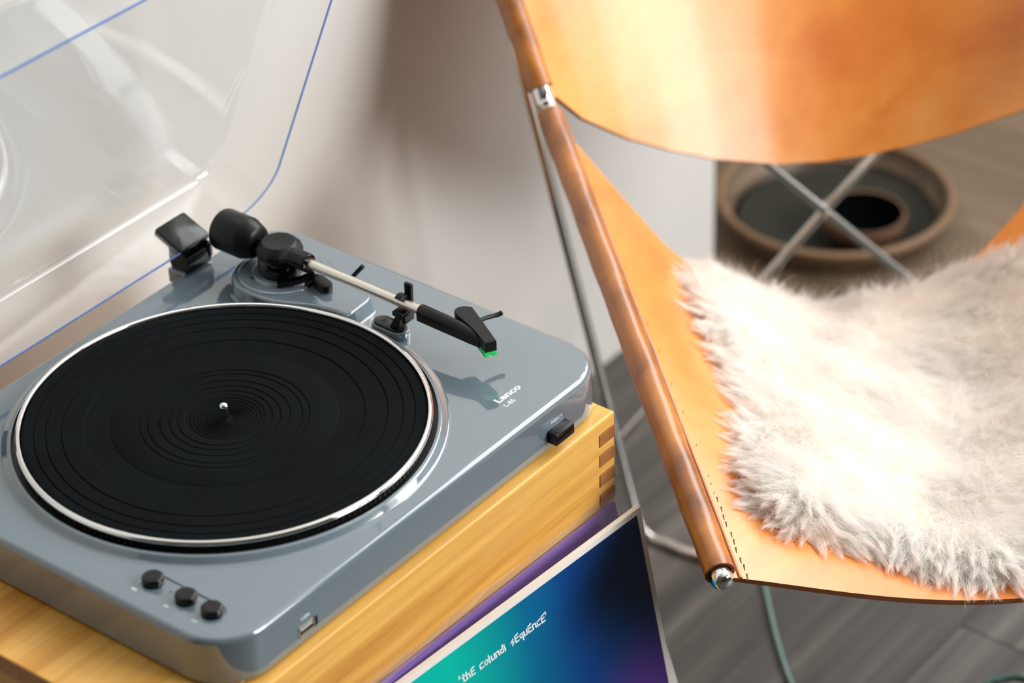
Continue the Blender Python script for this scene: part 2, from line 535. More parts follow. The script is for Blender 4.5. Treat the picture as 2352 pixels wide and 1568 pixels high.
# ================================================================== RECORD CRATE (under the turntable)
CX0, CX1, CY0, CY1 = -54.0, 414.5, -8.0, 360.0
CT = -40.0; CB = -420.0
crate = empty('record_crate', (180, 176, FLOOR), 'oiled wooden crate with finger-jointed corner carrying the grey turntable', 'crate')
TH = 14.0; SIDE = 19.0
tp = MB().box(CX0, CX1, CY0 + 16.05, CY1 - 16, CT - TH, CT, 0.8).build('top_panel', 'wood', crate, smooth=False)
MB().box(CX0 - .6, CX0, CY0 + 16, CY1 - 16, CT - TH, CT - .8).build('end_grain', 'wood_end', tp, smooth=False)
# front panel: one board, notched on the right for the fingers of the side panel
fing = []; zz = CT; outl = [(CX0, CB), (CX0, CT), (CX1, CT)]
zz -= 12.5; k = 0
while zz - 11 > CB + 4:
    outl += [(CX1, zz), (CX1 - SIDE, zz), (CX1 - SIDE, zz - 10.6), (CX1, zz - 10.6)]
    fing.append((zz - 10.6, zz)); zz -= 10.6 + 7.9
outl += [(CX1, CB)]
fp = MB().loft([[(x, CY0, z) for x, z in outl], [(x, CY0 + 16, z) for x, z in outl]]).build('front_panel', 'wood', crate, smooth=False)
md = fp.modifiers.new('bevel', 'BEVEL'); md.width = .0012; md.segments = 2; md.limit_method = 'ANGLE'; md.angle_limit = math.radians(60)
sp = MB().box(CX1 - SIDE, CX1, CY0 + 16, CY1 - 16, CB, CT - TH - .2, 0.6).build('side_panel', 'wood_side', crate, smooth=False)
for z0, z1 in fing:
    MB().box(CX1 - SIDE, CX1 + .3, CY0 - .3, CY0 + 16, z0 + .15, z1 - .15, 0.25).build('finger', 'wood_end', sp, smooth=False)
MB().box(CX0, CX0 + SIDE, CY0 + 16, CY1 - 16, CB, CT - TH - .3, 0.6).build('side_panel', 'wood_side', crate, smooth=False)
MB().box(CX0, CX1, CY1 - 16, CY1, CB, CT, 0.8).build('back_panel', 'wood', crate, smooth=False)
MB().box(CX0, 404, -140, CY1, CB - 18, CB, 1.0).build('base_board', 'wood', crate, smooth=False)
for fx in (CX0 + 40, 360):
    for fy in (-110, CY1 - 40):
        MB().lathe([(20, FLOOR), (20, CB - 18)], fx, fy, 24, True, True).build('foot', 'wood_end', crate)

# ================================================================== TURNTABLE
TW, TD, TH_ = 424.5, 345.0, 38.0
tt = empty('turntable', (212, 172, CT), 'grey-blue record player with black platter mat and raised clear lid', 'turntable')
PCX, PCY = 188.5, 173.1
# plinth: lofted rounded rectangle with a filleted top edge and a recessed control panel
out0 = round_rect(0, TW, 0, TD, 40, 16)
prof = [(1.5, -TH_), (0, -TH_ + 1.5), (0, -5.0), (0.4, -3.2), (1.3, -1.6), (2.6, -.55), (4.2, 0)]
mb = MB(); mb.loft([[(x, y_, z) for x, y_ in inset(out0, d)] for d, z in prof], True, False)
top_ring = inset(out0, 4.2)
rec = stadium(28.5, 92.5, 28.3, 37.2, 9.2, 14)
bm = bmesh.new()
loops = []
for ring, z in ((top_ring, 0.0), (rec, 0.0)):
    vs = [bm.verts.new((x, y_, z)) for x, y_ in ring]
    loops.append([bm.edges.new((vs[i], vs[(i + 1) % len(vs)])) for i in range(len(vs))])
bmesh.ops.triangle_fill(bm, use_beauty=True, use_dissolve=False, edges=loops[0] + loops[1])
bm.verts.index_update()
mb.add([v.co[:] for v in bm.verts], [[v.index for v in f.verts] for f in bm.faces]); bm.free()
mb.loft([[(x, y_, 0) for x, y_ in rec], [(x, y_, -.9) for x, y_ in inset(rec, .15)]], False, True)
bmm = mb
plinth = bmm.build('plinth', 'plinth', tt, angle=30)
for fx, fy in ((45, 45), (380, 45), (45, 300), (380, 300)):
    MB().lathe([(16, CT), (17, CT + .6), (17, -TH_ + .3)], fx, fy, 24, True, True).build('foot', 'black_matte', tt)
# weld split seam on the top edge so that shading stays continuous
bm = bmesh.new(); bm.from_mesh(plinth.data); bmesh.ops.remove_doubles(bm, verts=bm.verts, dist=1e-6); bmesh.ops.recalc_face_normals(bm, faces=bm.faces)
bm.to_mesh(plinth.data); bm.free(); plinth.data.set_sharp_from_angle(angle=math.radians(30))
def weighted(o):
    md = o.modifiers.new('weighted', 'WEIGHTED_NORMAL'); md.weight = 100; md.keep_sharp = True
weighted(plinth)

MB().lathe([(163.0, -.05), (161.2, .12), (160.0, .55), (159.2, 1.4), (156.9, 4.2), (156.2, 4.9), (155.4, 5.15), (154.0, 5.15), (153.4, 4.9), (153.2, 4.2), (153, .3)],
           PCX, PCY, 160).build('platter_collar', 'plinth', tt, angle=50)
MB().lathe([(154, .25), (100, .25)], PCX, PCY, 96).build('platter_well', 'black_platter', tt)
plat = MB().lathe([(120, .8), (147.3, .8), (147.8, 1.2), (147.8, 7.9), (147.2, 8.2)], PCX, PCY, 160).build('platter', 'strobe', tt, angle=50)
dots = MB()
for k in range(190):
    a = 2 * PI * k / 190
    for zc in (2.2, 3.9, 5.6):
        dx, dy = -math.sin(a), math.cos(a); rx, ry = math.cos(a), math.sin(a); w = .75; hz = .45; r0, r1 = 147.6, 148.15
        p = [(PCX + rx * r0 + dx * s1 * w, PCY + ry * r0 + dy * s1 * w, zc + s2 * hz) for s1, s2 in ((-1, -1), (1, -1), (1, 1), (-1, 1))]
        q = (PCX + rx * r1, PCY + ry * r1, zc)
        dots.add(p + [q], [(0, 1, 4), (1, 2, 4), (2, 3, 4), (3, 0, 4)])
o = dots.build('strobe_dots', 'black_gloss', plat, smooth=False); o['kind'] = 'stuff'
MB().lathe([(146.6, 7.6), (149.2, 7.7), (150.0, 8.3), (150.15, 9.4), (149.7, 10.7), (148.7, 11.6), (147.6, 11.8), (146.5, 11.4), (145.9, 10.4), (145.8, 6.5)],
           PCX, PCY, 160).build('chrome_rim', 'chrome', plat, angle=60)
# rubber mat with pressed rings
groove = [136.8, 128.2, 117.0]
rings_small = [61.0, 55.5, 46.9, 39.9, 34.0]
hub = [25.5, 22.6, 19.9, 17.5, 15.2, 13.2, 11.4, 9.7, 8.2, 6.8]
pr = [(145.6, 6.6), (145.2, 8.9), (144.2, 9.35)]
def step_groove(r, w=.75, d=.75, z=9.4):
    return [(r + w, z), (r + w * .35, z - d), (r - w * .35, z - d), (r - w, z)]
pr += [(141.5, 9.4)]
for r in groove: pr += step_groove(r)
pr += [(101.6, 9.4), (100.6, 8.6), (82.4, 8.6), (81.9, 8.85), (80.9, 9.3)]
for r in rings_small: pr += step_groove(r, .6, .6, 9.3)
pr += [(29.5, 9.3), (28.6, 8.7)]
for r in hub: pr += step_groove(r, .62, .55, 8.7)
pr += [(3.4, 8.7)]
MB().lathe(pr, PCX, PCY, 160).build('platter_mat', 'rubber', tt, angle=25)
sr = 3.55
MB().lathe([(sr, 8.0), (sr, 18.2), (sr * .93, 19.6), (sr * .75, 20.8), (sr * .45, 21.6), (.05, 21.9)], PCX, PCY, 32).build('spindle', 'chrome', tt, angle=50)

# control knobs
kmesh = None
for kx, ky in ((28.8, 91.9), (28.2, 61.1), (28.3, 37.7)):
    if kmesh is None:
        o = MB().lathe([(7.6, -.9), (7.6, 3.6), (7.3, 4.6), (6.6, 5.2), (5.4, 5.35), (.05, 5.1)], 0, 0, 40).build('knob', 'black_gloss', tt, angle=50)
        kmesh = o.data
        off = V(0, 0, 0)
        for v in kmesh.vertices: v.co = v.co - off
    else:
        o = link(bpy.data.objects.new('knob', kmesh), tt)
    o.matrix_world = Matrix.Translation(V(kx, ky, 0))
MB().lathe([(.9, -.85), (.05, -.8)], 28.5, 75.5, 12).build('indicator_hole', 'hole', tt)
for (lx, ly, w, mt) in ((15.6, 97.0, 4.6, 'print_white'), (15.0, 67.0, 4.2, 'print_faint'), (14.6, 41.0, 4.2, 'print_faint')):
    t = MB()
    for k in range(3):
        t.box(lx - 1.0, lx + 1.2, ly - w * .5 + k * w * .36, ly - w * .5 + k * w * .36 + w * .22, .02, .07)
    t.build('knob_marking', mt, tt, smooth=False)

# printing
text_mesh('maker_name', 'Lenco', 8.2, (327.6, 32.0, 0), (1, -.03, 0), (0.03, 1, 0), 'print_white', tt, offset=0.28, fit=26.0)
text_mesh('model_name', 'L-85', 5.6, (327.2, 24.4, 0), (1, -.015, 0), (0.015, 1, 0), 'print_white', tt, offset=0.08, fit=10.6)
text_mesh('reject_print', 'REJECT', 2.9, (347.4, -.05, -16.7), (1, 0, 0), (0, 0, 1), 'print_white', tt, offset=0.05, fit=13.6)
text_mesh('usb_print', 'USB', 2.9, (72.0, -.05, -18.2), (1, 0, 0), (0, 0, 1), 'print_white', tt, offset=0.12, fit=8.5)

# reject button and usb socket on the front face
rb = MB().box(342.6, 364.4, -8.5, .5, -30.6, -21.0, .5).build('reject_button', 'black_gloss', tt, angle=50)
us = MB()
us.box(68.5, 84.5, -.35, 1.0, -30.8, -29.6); us.box(68.5, 84.5, -.35, 1.0, -24.6, -23.4); us.box(68.5, 69.7, -.35, 1.0, -30.8, -23.4); us.box(83.3, 84.5, -.35, 1.0, -30.8, -23.4)
us = us.build('usb_socket', 'usb_metal', tt, smooth=False)
MB().box(69.7, 83.3, -.12, .6, -29.6, -24.6).build('socket_slot', 'hole', us, smooth=False)
MB().box(70.6, 82.4, -.3, .4, -26.4, -25.2).build('socket_tongue', 'sleeve_white', us, smooth=False)
MB().box(84.5, 88.0, -.2, .6, -31.2, -23.2, .15).build('socket_shutter', 'hole', us, smooth=False)

# tonearm mount
mount_outline = spline([(338, 186), (337.5, 200), (333.5, 216), (325.5, 233), (319.5, 250), (318, 267), (321, 283), (330, 296), (343, 303), (357, 304), (371, 301), (383, 293),
                        (390, 281), (392, 267), (390, 250), (385, 234), (378, 218), (372, 205), (369, 190)], 5) 
mount_outline = mount_outline + [(367.5, 187), (362, 185.6), (343, 184.6), (339.5, 184.9)]
mo = [(x, y_) for x, y_ in mount_outline][::-1]
mrings = [(-3.4, -.02), (-2.3, .4), (-1.6, 1.6), (-.2, 10.9), (.3, 11.9), (1.0, 12.5), (2.0, 12.8)]
mnt = MB(); mnt.loft([[(x, y_, z) for x, y_ in inset(mo, d)] for d, z in mrings], False, True)
mnt = mnt.build('tonearm_mount', 'plinth', tt, angle=40); weighted(mnt)
AX, AY = 355.0, 267.0
MB().lathe([(33.6, 12.7), (33.4, 13.6), (32.6, 14.2), (31.0, 14.3), (22.5, 13.6), (22.0, 14.8), (21.0, 15.2), (17.5, 15.2)], AX, AY, 80).build('mount_ring', 'plinth', mnt, angle=50)
MB().lathe([(1.9, 14.05), (.05, 14.1)], 334.6, 278.0, 14).build('mount_screw_hole', 'hole', mnt)

# tonearm with bearing housing, counterweight, tube, headshell and cartridge
ta = empty('tonearm', (AX, AY, 13)); ta.parent = tt; ta.matrix_parent_inverse = tt.matrix_world.inverted()
MB().lathe([(17.2, 14.6), (17.4, 15.4), (17.4, 30.5), (17.0, 31.0)], AX, AY, 64, True, True).build('bearing_housing', 'black_gloss', ta, angle=40)
cap = MB()
def octo(r, z, n=12, ph=.2): return [(AX + r * math.cos(2 * PI * k / n + ph), AY + r * math.sin(2 * PI * k / n + ph), z) for k in range(n)]
cap.loft([octo(17.8, 30.6), octo(18.6, 31.6), octo(18.6, 35.2), octo(13.6, 40.8), octo(13.0, 41.1), octo(2, 40.3)])
cap.build('bearing_cap', 'black_matte', ta, angle=22)
AZ = 31.5
def arm_ring(profile, axis_y, cx, cz, seg=40):
    return [[(cx + r * math.cos(2 * PI * j / seg), y_, cz + r * math.sin(2 * PI * j / seg)) for j in range(seg)] for r, y_ in profile]
MB().loft(arm_ring([(10.0, 285.5), (13.2, 288.0), (16.6, 297.5), (16.9, 298.5), (16.9, 322.0), (16.2, 323.6), (14.5, 324.3), (6, 324.0)], 0, 352.6, AZ + 2.2, 56)).build('counterweight', 'black_matte', ta, angle=40)
MB().loft(arm_ring([(4.6, 262), (4.6, 287)], 0, 353.4, AZ + 1.6)).build('weight_shaft', 'black_gloss', ta)
MB().loft(arm_ring([(7.6, 258), (7.6, 236.5), (7.0, 235.2), (5.0, 234.6), (3.6, 234.6)], 0, 354.0, AZ + 1)).build('arm_socket', 'black_gloss', ta, angle=40)
tube_pts = [(354.0, 240, AZ + 1), (354.4, 180, AZ + .2), (355.0, 118, AZ - 1.2)]
MB().tube(tube_pts, 3.75, 32).build('arm_tube', 'arm_metal', ta, angle=50)
# arm sleeve: flat sided with a rounded top
def sleeve_ring(y_, cx, w, zt, zb, n=10):
    r = [(cx - w, y_, zb), (cx - w, y_, zt - w * .9)]
    for k in range(1, n): 
        a = PI - PI * k / n; r.append((cx + w * math.cos(a), y_, zt - w * .9 + w * .9 * math.sin(a)))
    r += [(cx + w, y_, zt - w * .9), (cx + w, y_, zb)]
    return r
hs = MB().loft([sleeve_ring(126.5, 355.0, 5.0, 35.0, 24.6), sleeve_ring(125.8, 355.0, 5.4, 35.4, 24.2), sleeve_ring(103, 355.4, 5.4, 34.3, 23.2), sleeve_ring(90, 355.9, 5.4, 33.0, 22.5), sleeve_ring(78, 356.0, 5.2, 31.2, 21.8), sleeve_ring(68, 355.6, 4.2, 28.6, 21.4)])
hs = hs.build('headshell_sleeve', 'black_matte', ta, angle=40)
head_out = spline([(348.4, 60.4), (355.2, 75.5), (359.2, 88.2), (361.4, 96.2), (363.6, 101.0), (368.0, 102.6), (373.6, 100.0), (377.0, 94.6)], 4) 
head_out = [(x, y_) for x, y_ in head_out] + [(367.0, 75.5), (356.6, 55.9)]
def head_z(y_): return 30.2 + (y_ - 58) * .105
hd = MB()
ho = head_out
hd.loft([[(x, y_, 21.4 + max(0, (y_ - 64)) * .235) for x, y_ in inset(ho, .0)], [(x, y_, head_z(y_) - .5) for x, y_ in ho], [(x, y_, head_z(y_)) for x, y_ in inset(ho, .5)]])
hd = hd.build('headshell', 'black_matte', ta, angle=30)
MB().tube(spline([(366.0, 84.0, 29.0), (376.0, 82.5, 28.6), (386.5, 78.6, 27.8), (390.2, 76.6, 28.8)], 5), [1.7] * 10 + [1.9] * 5 + [1.2], 14).build('finger_lift', 'black_matte', ta, angle=50)
# cartridge body with the green stylus holder: same plan direction as the headshell
fd = Vector((349.0 - 360.5, 60.6 - 84.0)).normalized(); sd = Vector((-fd.y, fd.x))
P0 = Vector((348.4, 60.6)); P1 = Vector((356.6, 56.2)); wv = (P1 - P0)
def cp(a, b_, z): q = P0 + wv * a - fd * b_; return (q.x, q.y, z)
ct = MB()
for a0, a1, zb in ((0.0, .34, 16.9), (.34, .66, 18.6), (.66, 1.0, 16.9)):
    ct.add([cp(a0, 0, zb), cp(a1, 0, zb), cp(a1, 0, 21.9), cp(a0, 0, 21.9), cp(a0, 17, zb + 2.0), cp(a1, 17, zb + 2.0), cp(a1, 19, 23.6), cp(a0, 19, 23.6)],
           [(0, 1, 2, 3), (5, 4, 7, 6), (4, 0, 3, 7), (1, 5, 6, 2), (0, 4, 5, 1), (3, 2, 6, 7)])
ct.build('stylus_holder', 'green', ta, smooth=False)

# arm rest with clip
ar = MB().prism(stadium(354.4, 165.0, 354.2, 148.0, 8.2, 12), -.02, 6.4, 1.0).build('arm_rest_base', 'plinth', tt, angle=35)
MB().prism(stadium(354.4, 164.6, 354.2, 148.4, 6.6, 12), 6.3, 7.9, .5).build('rest_plate', 'black_gloss', ar, angle=35)
MB().lathe([(2.6, 7.95), (.05, 7.9)], 354.4, 163.0, 16).build('rest_screw', 'hole', ar)
cl = MB()
cl.add([(350, 146, 7.5), (358, 146, 7.5), (358, 154, 7.5), (350, 154, 7.5), (350.5, 141, 22), (358.5, 141, 22), (358.5, 146.5, 22), (350.5, 146.5, 22)],
       [(0, 3, 2, 1), (4, 5, 6, 7), (0, 1, 5, 4), (1, 2, 6, 5), (2, 3, 7, 6), (3, 0, 4, 7)])
cl.box(347.5, 361.5, 138.5, 148.5, 21.5, 25.4, .6)
cl.box(349, 360, 137, 141, 16.5, 23.5, .5)
cl = cl.build('rest_post', 'black_matte', ar, smooth=True, angle=30)
clip = MB()
secs = []
for k in range(15):
    a = math.radians(-30 + 165 * k / 14)
    cxk, czk = 354.8, AZ - .2
    ri, ro = 4.4, 6.6
    secs.append([(cxk + ri * math.cos(a), 141.5, czk + ri * math.sin(a)), (cxk + ro * math.cos(a), 141.5, czk + ro * math.sin(a)),
                 (cxk + ro * math.cos(a), 147.5, czk + ro * math.sin(a)), (cxk + ri * math.cos(a), 147.5, czk + ri * math.sin(a))])
clip.loft(secs)
clip.box(359.4, 362.4, 138.8, 145.6, AZ - 2, 45.5, .6)
clip.build('rest_clip', 'black_matte', ar, angle=30)

# cueing lever and lift bar
lv = MB()
pth = spline([(335.6, 253.3, 17.0), (343.5, 245.5, 17.6), (351.2, 239.2, 19.2), (358.2, 235.6, 21.4)], 5)
rr = []
for i, p in enumerate(pth):
    q = Vector(pth[min(i + 1, len(pth) - 1)]) - Vector(pth[max(i - 1, 0)]); q.z = 0; q.normalize(); s_ = Vector((-q.y, q.x, 0)); w = 2.6
    P = Vector(p); rr.append([tuple(P + s_ * w - Vector((0, 0, 2))), tuple(P - s_ * w - Vector((0, 0, 2))), tuple(P - s_ * w + Vector((0, 0, 2))), tuple(P + s_ * w + Vector((0, 0, 2)))])
lv.loft(rr)
lv = lv.build('cue_lever', 'black_gloss', tt, angle=30)
MB().prism(stadium(358.0, 231.5, 354.6, 220.5, 5.2, 10), 14.0, 19.6, .8).build('lever_pad', 'black_matte', lv, angle=35)
MB().tube([(350, 236.5, 14), (361, 233.5, 18.5)], 2.6, 16).build('lever_pivot', 'black_gloss', lv)
MB().tube(spline([(379.8, 219.5, 7.0), (381.5, 216.5, 13.5), (385.4, 209.2, 23.6)], 5), 1.9, 14).build('lift_rod', 'black_gloss', tt, angle=50)

# ---- dust cover
LT = math.radians(22.5)
E2 = Vector((0, -math.sin(LT), math.cos(LT))); E3 = Vector((0, math.cos(LT), math.sin(LT))); L0 = Vector((0, 340.5, 20.0))
def LP(x, s_, h): p = L0 + E2 * s_ + E3 * h; return (x, p.y, p.z)
lo = round_rect(0, TW, 0, 337, 40, 14)
li = inset(lo, 3.0)
outer = [(0, 0), (0, 43), (.8, 46.5), (2.6, 49.2), (5.2, 51.2), (9, 52.2)]
inner = [(3, 0), (3, 42.6), (3.7, 45), (5.2, 47), (7.4, 48.5), (10.5, 49.2)]
lid = MB()
lid.loft([[LP(x, s_, h) for x, s_ in inset(lo, d)] for d, h in outer], False, True)
ob = [[LP(x, s_, h) for x, s_ in inset(lo, d)] for d, h in inner]
k0 = len(lid.v)
lid.loft(ob, False, True)
dc = lid.build('dust_cover', 'acrylic', tt, angle=45)
# outward normals: outer shell faces out, inner shell faces the inside
me = dc.data; nf = len(me.polygons)
cen = V(*LP(212, 168, 26))
bm = bmesh.new(); bm.from_mesh(me)
bm.faces.ensure_lookup_table(); half = len(bm.faces) // 2
for i, f in enumerate(bm.faces):
    out_ = (f.calc_center_median() - cen).dot(f.normal) > 0
    if (i < half) != out_: f.normal_flip()
bm.to_mesh(me); bm.free()
rm = MB()
rm.loft([[LP(x, s_, .02) for x, s_ in lo], [LP(x, s_, -.5) for x, s_ in inset(lo, .4)], [LP(x, s_, -.5) for x, s_ in inset(lo, 2.6)], [LP(x, s_, .02) for x, s_ in li]], False, False)
rm.build('cover_edge', 'acrylic_edge', dc, angle=60)

# hinges
def make_hinge(x0):
    h = empty('hinge', (x0 + 17, 342, 0)); h.parent = tt; h.matrix_parent_inverse = tt.matrix_world.inverted()
    capm = MB()
    def ring(ins, hh):
        base = round_rect(x0, x0 + 33, -1.0, 28.5, 2.6, 5)
        return [(x, *(lambda p: (p.y, p.z))(L0 + E3 * t_ + E2 * hh)) for x, t_ in inset(base, ins)]
    capm.loft([ring(.6, -1.5), ring(0, -.8), ring(0, 3.6), ring(.5, 4.6), ring(1.6, 5.0)])
    capm.build('hinge_cap', 'black_gloss', h, angle=35)
    body = MB()
    prof_ = [(336.2, 2.0), (335.4, 8.0), (336.0, 14.0), (338.2, 19.0), (341.0, 22.0), (352.0, 27.0), (354.5, 20.0), (355.0, 10.0), (353.0, 2.0)]
    body.loft([[(x, y_, z) for y_, z in prof_] for x in (x0 + 3, x0 + 30)])
    body.build('hinge_body', 'black_gloss', h, angle=25)
    MB().box(x0 + 26, x0 + 31.5, 334.6, 344, 6.0, 19.0, 1.6).build('hinge_latch', 'black_gloss', h, angle=30)
    MB().box(x0 - .5, x0 + 33.5, 338.5, 354.5, -9, 3.2, .8).build('hinge_foot', 'plinth', h, angle=30)
    return h
make_hinge(319.0)
make_hinge(72.0)

# ================================================================== RECORDS leaning on the crate
A0 = Vector((405.2, -38.0, -110.6)); aax = Vector((-0.9981, 0.0612, 0)); nout = Vector((-0.0612, -0.9981, 0)).normalized()
def lean(t): return nout * math.sin(math.radians(t)) - Vector((0, 0, math.cos(math.radians(t))))
def slab(o0, ax, dn, w, h, th, bev=0.0):
    nn = dn.cross(ax).normalized()
    if nn.y > 0: nn = -nn
    vs = []
    for k in (0, -1):
        for i, j in ((0, 0), (1, 0), (1, 1), (0, 1)):
            vs.append(tuple(o0 + ax * (w * i) + dn * (h * j) + nn * (th * k)))
    return vs, [(0, 1, 2, 3), (7, 6, 5, 4), (0, 4, 5, 1), (1, 5, 6, 2), (2, 6, 7, 3), (3, 7, 4, 0)], nn
d12 = lean(12.0)
vs, fs, nn = slab(A0, aax, d12, 313, 316, 5.0)
r1 = empty('record_sleeve', tuple(A0 + aax * 156 + d12 * 315), 'teal to navy gradient record sleeve with white border and lettering, frontmost against crate', 'record sleeve')
body = MB().add(vs, fs).build('sleeve_body', 'sleeve_white', r1, smooth=False)
# printed panel with a UV map for the gradient
pv = [A0 + aax * 5.0 + d12 * 4.5 + nn * .12, A0 + aax * 308 + d12 * 4.5 + nn * .12, A0 + aax * 308 + d12 * 309 + nn * .12, A0 + aax * 5.0 + d12 * 309 + nn * .12]
po = mesh_obj('printed_panel', [tuple(p) for p in pv], [(0, 1, 2, 3)], 'cover', r1, smooth=False)
uvl = po.data.uv_layers.new(name='UVMap')
for lp in po.data.loops:
    co = po.data.vertices[lp.vertex_index].co
    rel = Vector((co.x * 1000, co.y * 1000, co.z * 1000 + FLOOR)) - A0
    uvl.data[lp.index].uv = (1 - (rel.dot(aax) - 5) / 303, 1 - (rel.dot(d12) - 4.5) / 304.5)
# lettering drawn as strokes
G = {
 't': (.52, [[(.26, 1.0), (.22, .05), (.52, .02)], [(0, .66), (.5, .72)]]),
 'h': (.5, [[(0, 1.02), (.04, 0)], [(.03, .55), (.38, .62), (.48, 0)]]),
 'E': (.52, [[(.52, 1.02), (.02, .86), (.06, 0), (.54, .04)], [(.04, .46), (.46, .56)]]),
 'c': (.52, [[(.52, .72), (.02, .60), (.06, 0), (.54, .06)]]),
 'o': (.56, [[(.10, .08), (.02, .36), (.22, .66), (.48, .58), (.56, .28), (.36, 0), (.10, .08)]]),
 'l': (.06, [[(0, 1.0), (.06, -.08)]]),
 'u': (.5, [[(0, .66), (.06, 0), (.46, .1)], [(.46, .7), (.48, 0)]]),
 'n': (.5, [[(.04, 0), (0, .64), (.42, .66), (.5, .02)]]),
 'd': (.5, [[(.42, .56), (.02, .56), (.08, .02), (.46, .06)], [(.40, 1.02), (.48, 0)]]),
 'i': (.08, [[(.0, .62), (.06, 0)], [(-.02, .92), (-.01, .82)]]),
 's': (.5, [[(.42, .72), (.02, .42), (.46, .32), (.2, -.06)]]),
 'q': (.5, [[(.44, .62), (.04, .56), (.10, .12), (.44, .18)], [(.44, .66), (.50, -.34)]]),
 '`': (.1, [[(.1, 1.12), (.0, .92), (.06, .78)]]),
 "'": (.1, [[(.0, 1.12), (.1, .94), (.02, .78)]]),
}
tx = MB(); HT = 5.9; penx = 0.0; sw = 1.15
def put(q):  # (along reading direction, up) in mm -> point on the cover; reading direction is -aax
    return tuple(A0 + aax * (211.0 - q[0]) + d12 * (32.4 - q[1]) + nn * .2)
for ch in "`thE colundi sEquEncE'":
    if ch == ' ': penx += .62 * HT; continue
    w, strokes = G[ch]
    for st in strokes:
        for i in range(len(st) - 1):
            p = Vector(st[i]) * HT; q = Vector(st[i + 1]) * HT; e = (q - p); L = e.length
            if L < 1e-6: continue
            e /= L; pn = Vector((-e.y, e.x)) * sw * .5
            p2, q2 = p - e * sw * .35, q + e * sw * .35
            tx.add([put((penx + a_.x, a_.y)) for a_ in (p2 + pn, q2 + pn, q2 - pn, p2 - pn)], [(0, 1, 2, 3)])
    penx += (w + .40) * HT * .78
TXTLEN = penx
txo = tx.build('title_lettering', 'print_white', po, smooth=False)
# scale the title to its measured length
k_ = 96.5 / TXTLEN
for v in txo.data.vertices:
    co = Vector((v.co.x * 1000, v.co.y * 1000, v.co.z * 1000 + FLOOR)) - A0
    along = 211.0 - co.dot(aax); rest = co + aax * along
    v.co = V(*(A0 + (co - aax * co.dot(aax)) + aax * (211.0 - along * k_)))
# white inner sleeve slipping out at the right-hand side, with a green edged sheet behind it
dA = (d12 + -aax * .125).normalized(); aA = (aax + d12 * .125).normalized()
o_in = A0 + nn * -2.4 + aax * 12 + d12 * 8
vs, fs, _ = slab(o_in, aA, dA, 280, 290, .7)
MB().add(vs, fs).build('inner_sleeve', 'sleeve_white', r1, smooth=False)
vs, fs, _ = slab(o_in + nn * -1.2 + aax * .4, aA, dA, 280, 290, .7)
MB().add(vs, fs).build('green_insert', 'sleeve_green', r1, smooth=False)

# purple sleeve in a clear plastic bag behind it
B0 = Vector((408.0, -12.6, -119.0)); d6 = Vector((0, -math.sin(math.radians(13.0)), -math.cos(math.radians(13.0)))); ax2 = Vector((-1, 0.0, .036)).normalized()
vs, fs, n2 = slab(B0, ax2, d6, 300, 306, 3.0)
r2 = empty('record_sleeve', tuple(B0 + ax2 * 150 + d6 * 306), 'purple record sleeve in a clear plastic bag between crate and gradient sleeve', 'record sleeve')
MB().add(vs, fs).build('sleeve_body', 'purple', r2, smooth=False)
bag = MB()
nb = 60
for side in (1, -1):
    rows = []
    for j in range(9):
        rowp = []
        for i in range(nb + 1):
            a_ = -3 + 306 * i / nb; q_ = -10.5 + 313 * j / 8
            if j == 0: q_ += 1.1 * math.sin(i * .31) + .8 * math.sin(i * .13 + 1)
            puff = (1.2 if j > 0 else .4) + (.9 * math.sin(i * .8 + j) * math.sin(i * .23 + 2 * j) if j < 3 else .0)
            base_ = 0.0 if side > 0 else -3.0
            rowp.append(tuple(B0 + ax2 * a_ + d6 * q_ + n2 * (base_ + side * (puff * .8 + .3))))
        rows.append(rowp)
    bag.loft(rows, False, False, closed=False)
bag.build('plastic_bag', 'plastic_film', r2, angle=60)

# ================================================================== SLING CHAIR
tip = Vector((358.07, -145.77, -103.54)); jt = Vector((699.52, 271.09, 3.58))
cc = Vector((.72, -.694, 0)); oo = Vector((.694, .72, 0)); CW = 480.0
UP = Vector((0, 0, 1))
chair = empty('sling_chair', (700, 60, FLOOR), 'tan leather sling chair on a chrome tube frame beside the turntable', 'chair')
def rail(v): return tip + (jt - tip) * v
bd = (oo * .62 + UP * .75 - cc * .22).normalized(); bd_r = (oo * .62 + UP * .75 + cc * .22).normalized()
def rail_path(side):
    off = cc * (CW * side); dirb = bd if side == 0 else bd_r
    pts = [rail(v) + off for v in (0.005, .3, .6, .9, .97)] + [jt + off] + [jt + off + dirb * t for t in (14, 60, 150, 250, 340)]
    return [tuple(p) for p in pts]
for side in (0, 1):
    MB().tube(spline(rail_path(side), 6), 8.2, 28).build('side_rail', 'chrome', chair, angle=60)
    # rounded cap at the front end of the rail
    ax_ = (tip - jt).normalized(); s1 = ax_.cross(UP).normalized(); s2 = s1.cross(ax_)
    b0 = rail(.012) + cc * (CW * side)
    rings_ = []
    for r_, t_ in ((8.4, -2), (8.7, 0), (8.5, 2.0), (7.6, 4.2), (6.0, 6.0), (3.6, 7.2), (1.1, 7.7), (.1, 7.75)):
        rings_.append([tuple(b0 + ax_ * (t_ + 2) + (s1 * math.cos(2 * PI * j / 28) + s2 * math.sin(2 * PI * j / 28)) * r_) for j in range(28)])
    MB().loft(rings_).build('end_cap', 'chrome', chair, angle=60)
